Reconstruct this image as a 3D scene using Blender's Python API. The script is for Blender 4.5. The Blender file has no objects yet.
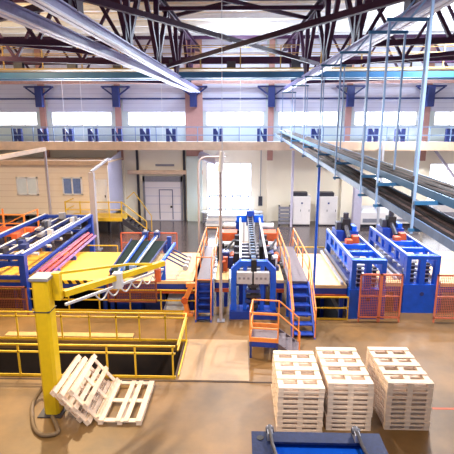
import bpy, math, random
from mathutils import Vector, Matrix
random.seed(7)
SC = bpy.context.scene
COL = SC.collection
# ------------------------------------------------------------------ camera
F = 440.0; PIT = math.radians(12.8); YAW = math.radians(1.65); H = 7.0
cam = bpy.data.cameras.new('camera'); cam.sensor_width = 36; cam.lens = F / 454 * 36
cam.clip_end = 200
co = bpy.data.objects.new('camera', cam); COL.objects.link(co)
co.location = (0, 0, H); co.rotation_euler = (math.pi / 2 - PIT, 0, YAW)
SC.camera = co
SC.view_settings.view_transform = 'Standard'; SC.view_settings.look = 'None'
SC.view_settings.gamma = 1; SC.view_settings.use_curve_mapping = False
SC.view_settings.exposure = 0.48
_M = co.rotation_euler.to_matrix()
def ray(px, py): return _M @ Vector(((px - 227) / F, -(py - 227) / F, -1))
def gz(px, py, z):                      # photo point on the level z
    d = ray(px, py); t = (z - H) / d.z; return Vector((d.x * t, d.y * t, z))
def at(px, py, y):                      # photo point at the depth y
    d = ray(px, py); t = y / d.y; return Vector((d.x * t, y, H + d.z * t))

# ------------------------------------------------------------------ materials
def lin(c):
    return tuple(((v / 255) / 12.92 if v / 255 < 0.04045 else ((v / 255 + 0.055) / 1.055) ** 2.4) for v in c)
MATS = {}
def mat(name, rgb, rough=0.55, metal=0.0, amt=0.12, scale=6.0, emit=0, bump=0.0, stretch=None, rgb2=None):
    if name in MATS: return MATS[name]
    m = bpy.data.materials.new(name); m.use_nodes = True; MATS[name] = m
    nt = m.node_tree; b = nt.nodes['Principled BSDF']
    b.inputs['Roughness'].default_value = rough; b.inputs['Metallic'].default_value = metal
    c = lin(rgb)
    g = nt.nodes.new('ShaderNodeNewGeometry')
    n = nt.nodes.new('ShaderNodeTexNoise'); n.inputs['Scale'].default_value = scale
    n.inputs['Detail'].default_value = 5; n.inputs['Roughness'].default_value = 0.62
    mp = nt.nodes.new('ShaderNodeMapping')
    if stretch: mp.inputs['Scale'].default_value = stretch
    nt.links.new(g.outputs['Position'], mp.inputs[0]); nt.links.new(mp.outputs[0], n.inputs['Vector'])
    r = nt.nodes.new('ShaderNodeValToRGB'); r.color_ramp.elements[0].position = 0.32; r.color_ramp.elements[1].position = 0.68
    c2 = lin(rgb2) if rgb2 else tuple(v * (1 - amt * 2) for v in c)
    r.color_ramp.elements[0].color = (*c2, 1)
    r.color_ramp.elements[1].color = (*c, 1)
    nt.links.new(n.outputs['Fac'], r.inputs[0]); nt.links.new(r.outputs[0], b.inputs['Base Color'])
    if bump:
        bp = nt.nodes.new('ShaderNodeBump'); bp.inputs['Strength'].default_value = bump; bp.inputs['Distance'].default_value = 0.02
        nt.links.new(n.outputs['Fac'], bp.inputs['Height']); nt.links.new(bp.outputs[0], b.inputs['Normal'])
    if emit:
        b.inputs['Emission Color'].default_value = (*c, 1); b.inputs['Emission Strength'].default_value = emit
    return m
def stripes(name, a, b_, freq, axis=(1, 0, 0), rough=0.6, width=0.5):
    m = bpy.data.materials.new(name); m.use_nodes = True; nt = m.node_tree; b = nt.nodes['Principled BSDF']
    b.inputs['Roughness'].default_value = rough
    g = nt.nodes.new('ShaderNodeNewGeometry'); d = nt.nodes.new('ShaderNodeVectorMath'); d.operation = 'DOT_PRODUCT'
    d.inputs[1].default_value = tuple(v * freq for v in axis); nt.links.new(g.outputs['Position'], d.inputs[0])
    f = nt.nodes.new('ShaderNodeMath'); f.operation = 'FRACT'; nt.links.new(d.outputs['Value'], f.inputs[0])
    l = nt.nodes.new('ShaderNodeMath'); l.operation = 'LESS_THAN'; l.inputs[1].default_value = width; nt.links.new(f.outputs[0], l.inputs[0])
    x = nt.nodes.new('ShaderNodeMix'); x.data_type = 'RGBA'; nt.links.new(l.outputs[0], x.inputs['Factor'])
    x.inputs[6].default_value = (*lin(a), 1); x.inputs[7].default_value = (*lin(b_), 1)
    nt.links.new(x.outputs[2], b.inputs['Base Color']); return m

concrete = mat('warm concrete', (136, 102, 60), 0.48, amt=0.1, scale=0.55, bump=0.03, rgb2=(98, 75, 46))
concback = mat('polished grey concrete', (88, 76, 74), 0.16, scale=0.4, rgb2=(64, 56, 60))
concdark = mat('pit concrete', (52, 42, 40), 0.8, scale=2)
wallm = mat('cream wall panel', (252, 244, 226), 0.7, amt=0.03, scale=0.4)
wallup = mat('pale teal wall panel', (214, 228, 226), 0.7, amt=0.03, scale=0.5)
blindm = stripes('ribbed lavender panel', (216, 216, 232), (196, 196, 218), 3.0, (0, 0, 1), 0.7, 0.12)
pinkm = mat('pinkish brown pilaster', (196, 148, 138), 0.7, amt=0.05)
sidewall = mat('side wall', (226, 214, 200), 0.75, amt=0.04)
roofm = mat('cream roof sheet', (246, 232, 212), 0.6, amt=0.04, scale=1.2)
purlm = mat('white purlin paint', (236, 234, 236), 0.5, amt=0.04)
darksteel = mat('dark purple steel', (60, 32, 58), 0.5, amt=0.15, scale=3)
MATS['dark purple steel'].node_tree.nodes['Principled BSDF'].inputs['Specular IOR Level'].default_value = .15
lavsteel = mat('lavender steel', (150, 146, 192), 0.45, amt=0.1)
litsteel = mat('pale floor lit steel', (214, 218, 244), 0.4, amt=0.08, scale=3)  # near-white tone paints light reflected off the floor onto the flange undersides
teal = mat('teal blue girder paint', (48, 104, 150), 0.5, amt=0.1, scale=2)
navy = mat('navy steel', (44, 58, 124), 0.5, amt=0.1)
blue = mat('blue machine paint', (16, 92, 226), 0.38, amt=0.1, scale=4)
blue2 = mat('deep blue paint', (26, 62, 166), 0.42, amt=0.12, scale=4)
bluenear = mat('worn dark blue paint', (20, 36, 84), 0.6, amt=0.25, scale=14, bump=0.1)
yellow = mat('yellow crane paint', (224, 188, 20), 0.42, amt=0.08, scale=3)
yelrail = mat('yellow rail paint', (228, 184, 44), 0.45, amt=0.08)
orange = mat('orange rail paint', (244, 146, 72), 0.45, amt=0.06)
redor = mat('orange mesh paint', (240, 136, 104), 0.5, amt=0.06)
rust = mat('orange red casing', (206, 92, 46), 0.5, amt=0.12)
ply_l = mat('yellow board', (238, 176, 66), 0.55, amt=0.06, scale=2.5, stretch=(0.3, 1.6, 1))
ply_c = mat('pale board', (230, 194, 146), 0.55, amt=0.07, scale=2.5, stretch=(0.4, 1.6, 1))
wood = mat('whitewashed pallet wood', (238, 214, 194), 0.7, amt=0.08, scale=9, bump=0.1)
board = mat('rough plank', (206, 168, 112), 0.7, amt=0.12, scale=7)
white = mat('white paint', (238, 236, 240), 0.45, amt=0.03)
cabm = mat('pale grey cabinet paint', (232, 226, 226), 0.45, amt=0.03)
grey = mat('mid grey metal', (150, 150, 164), 0.4, 0.2, amt=0.1)
lgrey = mat('light grey metal', (204, 206, 218), 0.35, 0.2, amt=0.08)
dkgrey = mat('dark grey metal', (62, 60, 72), 0.5, 0.2, amt=0.15)
black = mat('black rubber', (30, 27, 32), 0.6, amt=0.1)
belt = mat('dark green belt', (30, 44, 46), 0.85, amt=0.12, scale=3)
MATS['dark green belt'].node_tree.nodes['Principled BSDF'].inputs['Specular IOR Level'].default_value = .1
MATS['worn dark blue paint'].node_tree.nodes['Principled BSDF'].inputs['Specular IOR Level'].default_value = .25
redpipe = mat('red pipe paint', (190, 50, 66), 0.4, amt=0.08)
purplepipe = mat('purple pipe paint', (128, 72, 140), 0.4, amt=0.08)
offm = stripes('beige office cladding', (246, 228, 210), (232, 210, 190), 2.5, (0, 0, 1), 0.65, 0.1)
offroof = mat('tan office fascia', (214, 182, 154), 0.6, amt=0.06)
offside = mat('lavender office side', (190, 184, 206), 0.6, amt=0.05)
glassb = mat('blue tinted glass', (120, 146, 206), 0.12, amt=0.1)
glassw = mat('pale glass', (226, 236, 246), 0.15, amt=0.03)
pane = mat('bright daylight pane', (240, 246, 255), 0.3, amt=0.0, emit=2.2)
tread = mat('mauve tread plate', (104, 92, 100), 0.45, amt=0.12, scale=10)
gallm = mat('cream gallery beam', (240, 210, 184), 0.6, amt=0.08, scale=2)
traym = mat('blue grey tray steel', (112, 138, 182), 0.45, 0.0, amt=0.12)
tanpost = mat('tan grey post paint', (168, 156, 160), 0.5, amt=0.05)
cablem = mat('grey brown cables', (90, 74, 74), 0.6, amt=0.3, scale=10)
hosem = mat('tan grey hose', (120, 98, 74), 0.6, amt=0.1)
bluerail = mat('pale cyan rail paint', (140, 168, 210), 0.4, amt=0.05)
hazard = stripes('black and yellow hazard tape', (236, 190, 40), (24, 22, 24), 3.2, (1, 0, 0.6))
seam = mat('dark groove', (70, 54, 48), 0.8)

# ------------------------------------------------------------------ mesh builder
class MB:
    def __init__(s): s.v = []; s.f = []
    def hexa(s, pts):
        n = len(s.v); s.v += [Vector(p) for p in pts]
        s.f += [[n + i for i in q] for q in ((3, 2, 1, 0), (4, 5, 6, 7), (0, 1, 5, 4), (1, 2, 6, 5), (2, 3, 7, 6), (3, 0, 4, 7))]
        return s
    def box(s, x0, x1, y0, y1, z0, z1):
        return s.hexa([(x0, y0, z0), (x1, y0, z0), (x1, y1, z0), (x0, y1, z0), (x0, y0, z1), (x1, y0, z1), (x1, y1, z1), (x0, y1, z1)])
    def bar(s, p, q, w, h=None, up=(0, 0, 1)):
        p = Vector(p); q = Vector(q); h = h or w; d = (q - p).normalized(); u = Vector(up)
        if abs(d.dot(u)) > 0.98: u = Vector((0, 1, 0))
        a = d.cross(u).normalized() * (w / 2); b = a.cross(d).normalized() * (h / 2)
        return s.hexa([p - a - b, p + a - b, q + a - b, q - a - b, p - a + b, p + a + b, q + a + b, q - a + b])
    def tube(s, p, q, r, n=10, r2=None):
        p = Vector(p); q = Vector(q); r2 = r if r2 is None else r2
        d = (q - p).normalized(); u = Vector((0, 0, 1)) if abs(d.z) < 0.95 else Vector((1, 0, 0))
        a = d.cross(u).normalized(); b = a.cross(d); k = len(s.v)
        for c, rr in ((p, r), (q, r2)):
            for i in range(n):
                t = 2 * math.pi * i / n; s.v.append(c + (a * math.cos(t) + b * math.sin(t)) * rr)
        for i in range(n):
            j = (i + 1) % n; s.f.append([k + i, k + j, k + n + j, k + n + i])
        s.f.append([k + i for i in range(n)][::-1]); s.f.append([k + n + i for i in range(n)]); return s
    def path(s, pts, r, n=8):
        pts = [Vector(p) for p in pts]; k = len(s.v); m = len(pts); a = None
        for i, p in enumerate(pts):
            d = (pts[min(i + 1, m - 1)] - pts[max(i - 1, 0)]).normalized()
            if a is None:
                u = Vector((0, 0, 1)) if abs(d.z) < 0.9 else Vector((1, 0, 0)); a = d.cross(u).normalized()
            else: a = (a - d * a.dot(d)).normalized()
            b = a.cross(d)
            for j in range(n):
                t = 2 * math.pi * j / n; s.v.append(p + (a * math.cos(t) + b * math.sin(t)) * r)
        for i in range(m - 1):
            for j in range(n):
                l = (j + 1) % n; s.f.append([k + i * n + j, k + i * n + l, k + (i + 1) * n + l, k + (i + 1) * n + j])
        s.f.append([k + j for j in range(n)][::-1]); s.f.append([k + (m - 1) * n + j for j in range(n)]); return s
    def ibeam(s, p, q, w, h, t=0.04):
        p = Vector(p); q = Vector(q); o = Vector((0, 0, h / 2 - t / 2))
        s.bar(p + o, q + o, w, t); s.bar(p - o, q - o, w, t); s.bar(p, q, t, h - 2 * t); return s
    def prism(s, poly, y0, y1):         # polygon in x-z pushed along y
        k = len(s.v); n = len(poly)
        s.v += [Vector((x, y0, z)) for x, z in poly] + [Vector((x, y1, z)) for x, z in poly]
        for i in range(n):
            j = (i + 1) % n; s.f.append([k + i, k + j, k + n + j, k + n + i])
        s.f.append([k + i for i in range(n)][::-1]); s.f.append([k + n + i for i in range(n)]); return s
    def build(s, name, m, parent=None, bevel=0.0, smooth=False, label=None):
        off = Vector(parent['_w']) if parent is not None else Vector((0, 0, 0))
        base = off
        if parent is None:
            xs = [v.x for v in s.v]; ys = [v.y for v in s.v]
            base = Vector(((min(xs) + max(xs)) / 2, (min(ys) + max(ys)) / 2, min(v.z for v in s.v)))
        me = bpy.data.meshes.new(name); me.from_pydata([v - base for v in s.v], [], s.f); me.validate(); me.update()
        import bmesh
        bm = bmesh.new(); bm.from_mesh(me); bmesh.ops.recalc_face_normals(bm, faces=bm.faces); bm.to_mesh(me); bm.free()
        me.materials.append(m)
        if smooth:
            for p in me.polygons: p.use_smooth = len(p.vertices) == 4
        o = bpy.data.objects.new(name, me); COL.objects.link(o)
        if parent is not None: o.parent = parent
        else: o.location = base
        o['_w'] = base[:]
        if bevel:
            bv = o.modifiers.new('bevel', 'BEVEL'); bv.width = bevel; bv.segments = 2; bv.limit_method = 'ANGLE'
        if label: o['label'] = label
        return o
def tag(o, label, cat, group=None):
    o['label'] = label; o['category'] = cat
    if group: o['group'] = group
    return o
def thing(name, label, cat, loc, group=None):
    o = bpy.data.objects.new(name, None); COL.objects.link(o); o.location = loc; o['_w'] = tuple(loc)
    o.empty_display_size = 0.2
    return tag(o, label, cat, group)
def struct(o): o['kind'] = 'structure'; return o
KIDS = {}
def copy_tree(src, loc, label, rot=None):
    kids = [c for c in COL.objects if c.parent == src]
    r = src.copy(); COL.objects.link(r); r.location = loc; r['label'] = label
    if rot is not None: r.rotation_euler = rot
    for k in kids:
        c = k.copy(); COL.objects.link(c); c.parent = r
        for g in [c2 for c2 in COL.objects if c2.parent == k]:
            d = g.copy(); COL.objects.link(d); d.parent = c
    return r
V = Vector
ORD = ['first', 'second', 'third', 'fourth', 'fifth', 'sixth', 'seventh', 'eighth', 'ninth', 'tenth', 'eleventh', 'twelfth', 'thirteenth', 'fourteenth', 'fifteenth', 'sixteenth', 'seventeenth', 'eighteenth']

# ------------------------------------------------------------------ the setting
XL, XR, YB, ZR = -19.5, 19.5, 33.0, 13.0
P1 = (XL, -1.83, 11.3, 13.4)            # near pit
P2 = (XL, -1.35, 15.95, 19.7)           # pit under the left of the line
P3 = (2.75, 4.0, 15.5, 19.7)            # pit under the right of the line
b = MB()
T = -0.3
b.box(XL, XR, 0, P1[2], T, 0); b.box(P1[1], XR, P1[2], P1[3], T, 0); b.box(XL, XR, P1[3], 15.5, T, 0)
b.box(XL, P3[0], 15.5, 15.95, T, 0); b.box(P2[1], P3[0], 15.95, 19.7, T, 0); b.box(P3[1], XR, 15.5, 19.7, T, 0)
struct(b.build('floor', concrete))
struct(MB().box(XL, XR, 19.7, YB + 0.4, T, 0).build('floor_back', concback))
b = MB()
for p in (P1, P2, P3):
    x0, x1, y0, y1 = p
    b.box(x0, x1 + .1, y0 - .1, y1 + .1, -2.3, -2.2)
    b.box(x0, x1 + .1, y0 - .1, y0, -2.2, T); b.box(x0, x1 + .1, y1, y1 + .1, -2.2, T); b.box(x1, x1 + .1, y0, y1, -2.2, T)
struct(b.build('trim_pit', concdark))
b = MB(); b.box(XL, 1.4, 11.08, 11.13, 0.0, 0.012); b.box(-1.83, -1.78, 11.3, 13.6, 0, 0.012)
struct(b.build('trim_floor', seam))
# back wall with real openings
WX = [-14.43 + 5.55 * i for i in range(6)]          # pilaster centres
wins = []                                           # x0,x1,z0,z1
edges = [XL] + WX + [XR]
for x0, x1 in ((-18.9, -14.95), (-13.9, -9.4), (-8.25, -3.95), (-2.5, 1.75), (2.75, 7.1), (8.25, 12.75), (13.95, 18.6)): wins.append((x0, x1, 7.08, 8.12))
low = [(-2.48, 0.9, 0.75, 4.4), (10.0, 11.3, 2.3, 4.4), (14.0, 16.6, 1.4, 4.4)]
def wall_band(b, z0, z1, holes):
    x = XL
    for h in sorted(holes):
        b.box(x, h[0], YB, YB + .35, z0, z1)
        if h[2] > z0: b.box(h[0], h[1], YB, YB + .35, z0, h[2])
        if h[3] < z1: b.box(h[0], h[1], YB, YB + .35, h[3], z1)
        x = h[1]
    b.box(x, XR, YB, YB + .35, z0, z1)
b = MB(); wall_band(b, 0, 5.5, low); struct(b.build('wall_back', wallm))
b = MB(); wall_band(b, 5.5, 8.12, wins); o = struct(b.build('wall_back_upper', wallup))
b = MB()
for i in range(len(edges) - 1): b.box(edges[i] + (.35 if i else 0), edges[i + 1] - (.35 if i < 6 else 0), YB - .06, YB + .35, 8.12, ZR)
struct(b.build('trim_blinds', blindm))
b = MB()
for x in WX: b.box(x - .36, x + .36, YB + .0, YB + .35, 8.12, ZR)
struct(b.build('wall_back_piers', wallup))
n = 0
for (x0, x1, z0, z1) in wins + low:
    n += 1; hi = z0 > 6
    f = MB(); y = YB + .1
    f.box(x0, x1, y - .05, y + .05, z0, z0 + .07); f.box(x0, x1, y - .05, y + .05, z1 - .07, z1)
    f.box(x0, x0 + .07, y - .05, y + .05, z0, z1); f.box(x1 - .07, x1, y - .05, y + .05, z0, z1)
    k = 4 if x1 - x0 > 3 else 2
    for i in range(1, k): xx = x0 + (x1 - x0) * i / k; f.box(xx - .035, xx + .035, y - .045, y + .045, z0, z1)
    if not hi:
        for i in (1, 2): zz = z0 + (z1 - z0) * i / 3; f.box(x0, x1, y - .04, y + .04, zz - .03, zz + .03)
    fo = struct(f.build('window_%d' % n, white))
    p = MB(); p.box(x0 + .03, x1 - .03, y - .01, y + .01, z0 + .03, z1 - .03); q = p.build('pane', pane, fo)
    if n == 8:                                  # opening vents low in the big window
        s = MB()
        for a in (-2.35, -.6):
            c = a + 1.35
            s.box(a, c, y - .1, y - .05, .85, .93); s.box(a, c, y - .1, y - .05, 1.85, 1.93); s.box(a, a + .09, y - .1, y - .05, .85, 1.93); s.box(c - .09, c, y - .1, y - .05, .85, 1.93)
        s.build('vent_frame', glassb, fo)
struct(MB().box(XL - .3, XL, 0, YB + .35, 0, ZR).build('wall_left', sidewall))
struct(MB().box(XR, XR + .3, 0, YB + .35, 0, ZR).build('wall_right', sidewall))
# pilasters
n = 0
for i, x in enumerate(WX):
    n += 1; w = .62 if i == 2 else .2
    if i == 2:
        o = MB().box(x - w, x + w, YB - .25, YB, 4.9, ZR).build('trim_%d' % n, pinkm); struct(o)
        struct(MB().box(x - w, x + w - .1, YB - .3, YB, 0, 4.9).build('trim_20', wallup))
    else:
        o = MB().box(x - w, x + w, YB - .25, YB, 4.6, ZR).build('trim_%d' % n, pinkm); struct(o)
        struct(MB().box(x - w, x + w, YB - .25, YB, 0, 4.6).build('trim_%d' % (n + 30), wallm))
# ceiling
ce = MB().box(XL, XR, 0, YB + .35, ZR, ZR + .2).build('ceiling', roofm); struct(ce)
y = 6.5
while y < YB - 1:
    MB().ibeam((XL, y, ZR - .14), (XR, y, ZR - .14), .22, .28, .05).build('purlin', purlm, ce); y += 1.75
# back door and trims on the wall
d = MB().box(-7.15, -4.45, YB - .1, YB, 0, 3.0).build('door_1', stripes('pale sectional door', (228, 222, 232), (190, 190, 214), 1.6, (0, 0, 1), .5, .08)); struct(d)
b = MB(); b.box(-7.3, -7.15, YB - .16, YB, 0, 3.4); b.box(-4.45, -4.3, YB - .16, YB, 0, 3.4); b.box(-7.3, -4.3, YB - .16, YB, 3.0, 3.4)
b.build('door_frame', grey, d)
b = MB(); b.box(-6.1, -6.05, YB - .13, YB - .1, .1, 2.4); b.box(-5.1, -5.05, YB - .13, YB - .1, .1, 2.4); b.box(-6.1, -5.05, YB - .13, YB - .1, 2.35, 2.4)
b.build('wicket_outline', navy, d)
MB().box(-5.25, -5.12, YB - .16, YB - .1, 1.0, 1.15).build('door_handle', black, d)
struct(MB().box(-8.4, -2.75, YB - .22, YB - .05, 3.55, 3.85).build('trim_21', gallm))
struct(MB().box(-6.3, -4.9, YB - .1, YB, 4.15, 4.3).build('trim_22', grey))
for k, x in enumerate((-7.65, -4.15)): struct(MB().box(x - .08, x + .08, YB - .16, YB, 0, 5.4).build('trim_%d' % (23 + k), dkgrey))
b = MB().box(XL, XR, YB - .14, YB - .06, 8.95, 9.05); struct(b.build('trim_25', navy))

# ------------------------------------------------------------------ roof steelwork
side = {-1: 'left', 1: 'right'}
def lerp(a, b, t): return V(a) + (V(b) - V(a)) * t
def long_truss(p, q, nm):
    t = thing('roof_truss', 'pale-edged long roof truss with dark webs, ' + nm, 'roof truss', (V(p) + V(q)) / 2, None)
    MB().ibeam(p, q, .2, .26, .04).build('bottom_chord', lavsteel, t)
    for dx in (-.085, .085): MB().bar(V(p) + V((dx, 0, -.15)), V(q) + V((dx, 0, -.15)), .12, .035).build('flange_plate', litsteel, t, label='flange plate in floor-lit pale blue')
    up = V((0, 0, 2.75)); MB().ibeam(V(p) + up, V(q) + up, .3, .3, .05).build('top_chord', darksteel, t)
    L = (V(q) - V(p)).length; nn = [i for i in range(7)]
    for i in nn:
        c = lerp(p, q, (i * 4.35 - 1.5) / L) if i * 4.35 - 1.5 > 0 else V(p)
        if (c - V(p)).length > L: continue
        top = c + up
        MB().bar(c + V((0, 0, .1)), top, .2, .2).build('web_post', darksteel, t)
        for s in (-1, 1):
            e = c + (V(q) - V(p)).normalized() * 2.15 * s + up
            MB().bar(c + V((0, 0, .15)), e, .17, .17).build('web_diagonal', darksteel, t)
        MB().box(c.x - .05, c.x + .05, c.y - .5, c.y + .5, c.z + .1, c.z + .75).build('gusset_plate', darksteel, t)
    return t
long_truss((-4.05, 8.3, 9.55), (-2.95, 32.7, 9.55), 'left of the hall middle')
long_truss((4.1, 8.3, 9.55), (3.05, 32.7, 9.55), 'right of the hall middle')
t = thing('roof_beam', 'pale blue edged steel beam under roof, outside the left truss', 'beam', (-4.2, 20, 9.4))
MB().ibeam((-5.25, 9.0, 9.55), (-3.3, 32.7, 9.55), .2, .28, .04).build('web', lavsteel, t)
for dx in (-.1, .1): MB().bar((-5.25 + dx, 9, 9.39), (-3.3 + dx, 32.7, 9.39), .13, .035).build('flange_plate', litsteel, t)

# cross trusses, spanning wall to wall
for y, nm in ((16.4, 'nearer dark cross truss spanning under the roof'), (21.0, 'middle dark cross truss spanning under the roof'), (29.6, 'far dark cross truss close to back windows')):
    t = thing('cross_truss', nm, 'roof truss', (0, y, 9.9), 'cross trusses')
    for (x0, x1) in ((XL + .05, -4.1), (4.2, XR - .05)):
        MB().bar((x0, y, 10.35 if x0 < 0 else 9.8), (x1, y, 9.8 if x0 < 0 else 10.35), .16, .2).build('bottom_chord', darksteel, t)
        MB().bar((x0, y, 12.5), (x1, y, 12.5), .16, .2).build('top_chord', darksteel, t)
        k = 5
        for i in range(k):
            xa = x0 + (x1 - x0) * i / k; xb = x0 + (x1 - x0) * (i + 1) / k; xm = (xa + xb) / 2
            za = 10.35 - .55 * (abs(xa) < abs(xb)) * 0
            f = lambda x: (10.35 + (9.8 - 10.35) * (x - x0) / (x1 - x0)) if x0 < 0 else (9.8 + .55 * (x - x0) / (x1 - x0))
            MB().bar((xa, y, f(xa)), (xm, y, 12.5), .12, .12).build('web_diagonal', darksteel, t)
            MB().bar((xm, y, 12.5), (xb, y, f(xb)), .12, .12).build('web_diagonal', darksteel, t)
    MB().bar((-4.1, y, 12.5), (4.2, y, 12.5), .16, .2).build('top_chord', darksteel, t)
# fan of extra struts by the left nodes
# horizontal bracing between the trusses
def brace(name, a, b_, w, m, lab): return tag(MB().bar(a, b_, w, w * 1.1).build(name, m), lab, 'brace')
brace('bracing_member', gz(60, -9, 9.85), gz(318, 64, 9.85), .13, darksteel, 'dark diagonal brace running from upper left to the right truss, in the big overhead cross')
brace('bracing_member', gz(168, 66, 9.65), gz(454, -18, 9.65), .14, darksteel, 'dark diagonal brace running from left truss to upper right, in the big overhead cross')
brace('bracing_member', (-3.6, 18.0, 12.3), (3.5, 24, 12.3), .14, darksteel, 'higher dark brace rising to the right truss, beneath the roof sheets')
brace('bracing_member', (-3.3, 24.0, 12.5), (3.7, 18, 12.5), .14, darksteel, 'higher dark brace rising to the left truss, beneath the roof sheets')
brace('bracing_member', (-3.6, 21.0, 12.1), (3.6, 21, 12.1), .14, darksteel, 'straight dark tie across the middle of the small upper cross')
brace('bracing_member', (-4.3, 11.0, 9.8), (-18.8, 21.5, 10.2), .15, darksteel, 'dark brace from left truss toward the left wall, nearer one')
brace('bracing_member', (-4.4, 21.5, 10.1), (-18.8, 12.0, 10.5), .15, darksteel, 'dark brace crossing behind the pale left beam')
brace('bracing_member', (4.2, 21.5, 9.8), (18.8, 14.0, 10.2), .15, darksteel, 'dark brace from right truss toward the right wall')

# ------------------------------------------------------------------ bridge crane
t = thing('bridge_crane', 'teal overhead travelling crane bridge spanning the hall with railed walkway', 'crane', (0, 26, 9.5))
MB().box(XL, XR, 25.0, 25.4, 9.6, 9.9).build('main_girder', teal, t, label='teal girder')
MB().box(XL, XR, 27.4, 27.8, 9.75, 10.3).build('rear_girder', teal, t)
MB().box(XL, XR, 26.2, 26.5, 10.5, 10.85).build('conductor_beam', darksteel, t, label='dark purple upper beam')
MB().box(XL, XR, 25.6, 26.8, 10.12, 10.2)  .build('walkway', mat('dull ochre paint', (176, 138, 70)), t, label='yellow edged walkway')
b = MB()
for z in (10.95, 11.35): b.box(XL, XR, 25.58, 25.62, z - .02, z + .02); b.box(XL, XR, 27.6, 27.64, z + .2, z + .24)
b.build('railing', MATS['dull ochre paint'], t)
for i in range(17):
    x = -17.6 + i * 2.2; MB().box(x - .03, x + .03, 25.57, 25.63, 10.2, 11.37).build('rail_post', MATS['dull ochre paint'], t)
for i in range(11):
    x = -16 + i * 3.2 + random.uniform(-.6, .6); MB().box(x - .25, x + .25, 26.0, 26.3, 10.2, 10.2 + random.uniform(.35, .7)).build('control_box', dkgrey, t)

# ------------------------------------------------------------------ gallery along the back wall
t = thing('gallery_walkway', 'cream service gallery with pale railing along the back wall', 'walkway', (0, 31.8, 5.4))
MB().box(XL, XR, 31.2, 31.4, 5.42, 6.0).build('front_beam', gallm, t)
MB().box(XL, XR, 31.4, YB - .3, 5.9, 6.0).build('deck', lgrey, t)
b = MB()
for z in (6.45, 7.0): b.tube((XL, 31.25, z), (XR, 31.25, z), .035, 6)
b.build('handrail', bluerail, t)
for i in range(27):
    x = -18.9 + i * 1.45; MB().bar((x, 31.25, 6.0), (x, 31.25, 7.02), .06).build('rail_post', bluerail, t)
for i in range(7):
    x = -19.2 + i * 5.55 + 1.9; MB().box(x - .1, x + .1, 31.4, YB - .0, 5.5, 5.9).build('bracket', gallm, t)
NX = [17, 43, 68, 93, 117, 145, 171, 218, 262, 316, 373, 400, 451]
proto = None
for i, px in enumerate(NX):
    p = at(px, 133, 31.7); lab = ORD[i] + ' blue motor bracket from the left along the gallery rail'
    if proto is None:
        proto = thing('motor_bracket', lab, 'bracket', (p.x, 31.7, 6.0), 'blue motor brackets on the gallery')
        MB().box(p.x - .34, p.x - .1, 31.58, 31.85, 6.0, 6.9).build('post', navy, proto); MB().box(p.x + .1, p.x + .34, 31.58, 31.85, 6.0, 6.9).build('post', navy, proto)
        MB().bar((p.x - .2, 31.6, 6.85), (p.x + .2, 31.6, 6.1), .16, .14, (0, 1, 0)).build('diagonal', navy, proto)
    else: copy_tree(proto, (p.x, 31.7, 6.0), lab)
tag(MB().box(XL + .05, XR - .05, 31.9, 32.15, 9.95, 10.15).build('eaves_beam', mat('pinkish beam', (214, 168, 160), .6)), 'pinkish beam high along the back wall below the roof', 'beam')
# column heads under the trusses
proto = None
for i, x in enumerate(WX):
    lab = ORD[i] + ' dark blue haunched column head from the left on the back wall'
    if proto is None:
        proto = thing('column_head', lab, 'column head', (x, 32.5, 8.4), 'column heads on the back wall')
        MB().box(x - .24, x + .24, 32.3, 32.7, 8.4, 9.85).build('stem', navy, proto)
        for s in (-1, 1): MB().bar((x + .2 * s, 32.5, 9.2), (x + .95 * s, 32.5, 9.75), .09, .1).build('haunch', navy, proto)
        MB().box(x - 1.0, x + 1.0, 32.3, 32.7, 9.74, 9.84).build('cap_plate', navy, proto)
    else: copy_tree(proto, (x, 32.5, 8.4), lab)

# ------------------------------------------------------------------ office cabin, left back
t = thing('site_office', 'beige raised office cabin with two windows at the left back', 'office', (-12.5, 30, 1.2))
OX1 = -8.75
b = MB(); b.box(XL + .1, OX1, 29.0, 29.1, 1.2, 4.7); b.build('front_wall', offm, t)
MB().hexa([(OX1 - .1, 29.1, 1.2), (OX1, 29.1, 1.2), (OX1 + .0, 32.6, 1.2), (OX1 - .1, 32.6, 1.2), (OX1 - .1, 29.1, 4.75), (OX1, 29.1, 4.75), (OX1, 32.6, 5.3), (OX1 - .1, 32.6, 5.3)]).build('side_wall', offside, t)
MB().box(XL + .1, OX1, 29.1, 32.6, 1.1, 1.2).build('floor_slab', grey, t)
MB().box(XL + .1, OX1 + .1, 28.85, 32.6, 4.7, 4.8).build('roof', offroof, t)
MB().box(XL + .1, OX1 + .12, 28.78, 28.85, 4.55, 4.85).build('fascia', offroof, t)
for (a, c, m) in ((16, 39, glassw), (62, 83, glassb)):
    p = at(a, 177, 29); q = at(c, 195, 29)
    f = MB(); f.box(p.x, q.x, 28.93, 29.0, q.z, q.z + .09); f.box(p.x, q.x, 28.93, 29.0, p.z - .09, p.z); f.box(p.x, p.x + .09, 28.93, 29.0, q.z, p.z); f.box(q.x - .09, q.x, 28.93, 29.0, q.z, p.z)
    xm = (p.x + q.x) / 2; f.box(xm - .05, xm + .05, 28.93, 29.0, q.z, p.z)
    fo = f.build('window', white, t); MB().box(p.x + .02, q.x - .02, 28.96, 28.99, q.z + .02, p.z - .02).build('pane', m, fo)
p = at(92, 176, 29)
do = MB().box(p.x, p.x + .95, 28.94, 29.0, 1.45, 3.6).build('door', white, t)
MB().box(p.x + .8, p.x + .86, 28.9, 28.94, 2.4, 2.55).build('handle', black, do)
for i in range(5): x = -18.5 + i * 2.4; MB().box(x - .08, x + .08, 29.05, 29.25, 0, 1.1).build('leg', dkgrey, t)
for i in range(5): x = -18.5 + i * 2.4; MB().box(x - .08, x + .08, 32.2, 32.4, 0, 1.1).build('leg', dkgrey, t)
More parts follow.
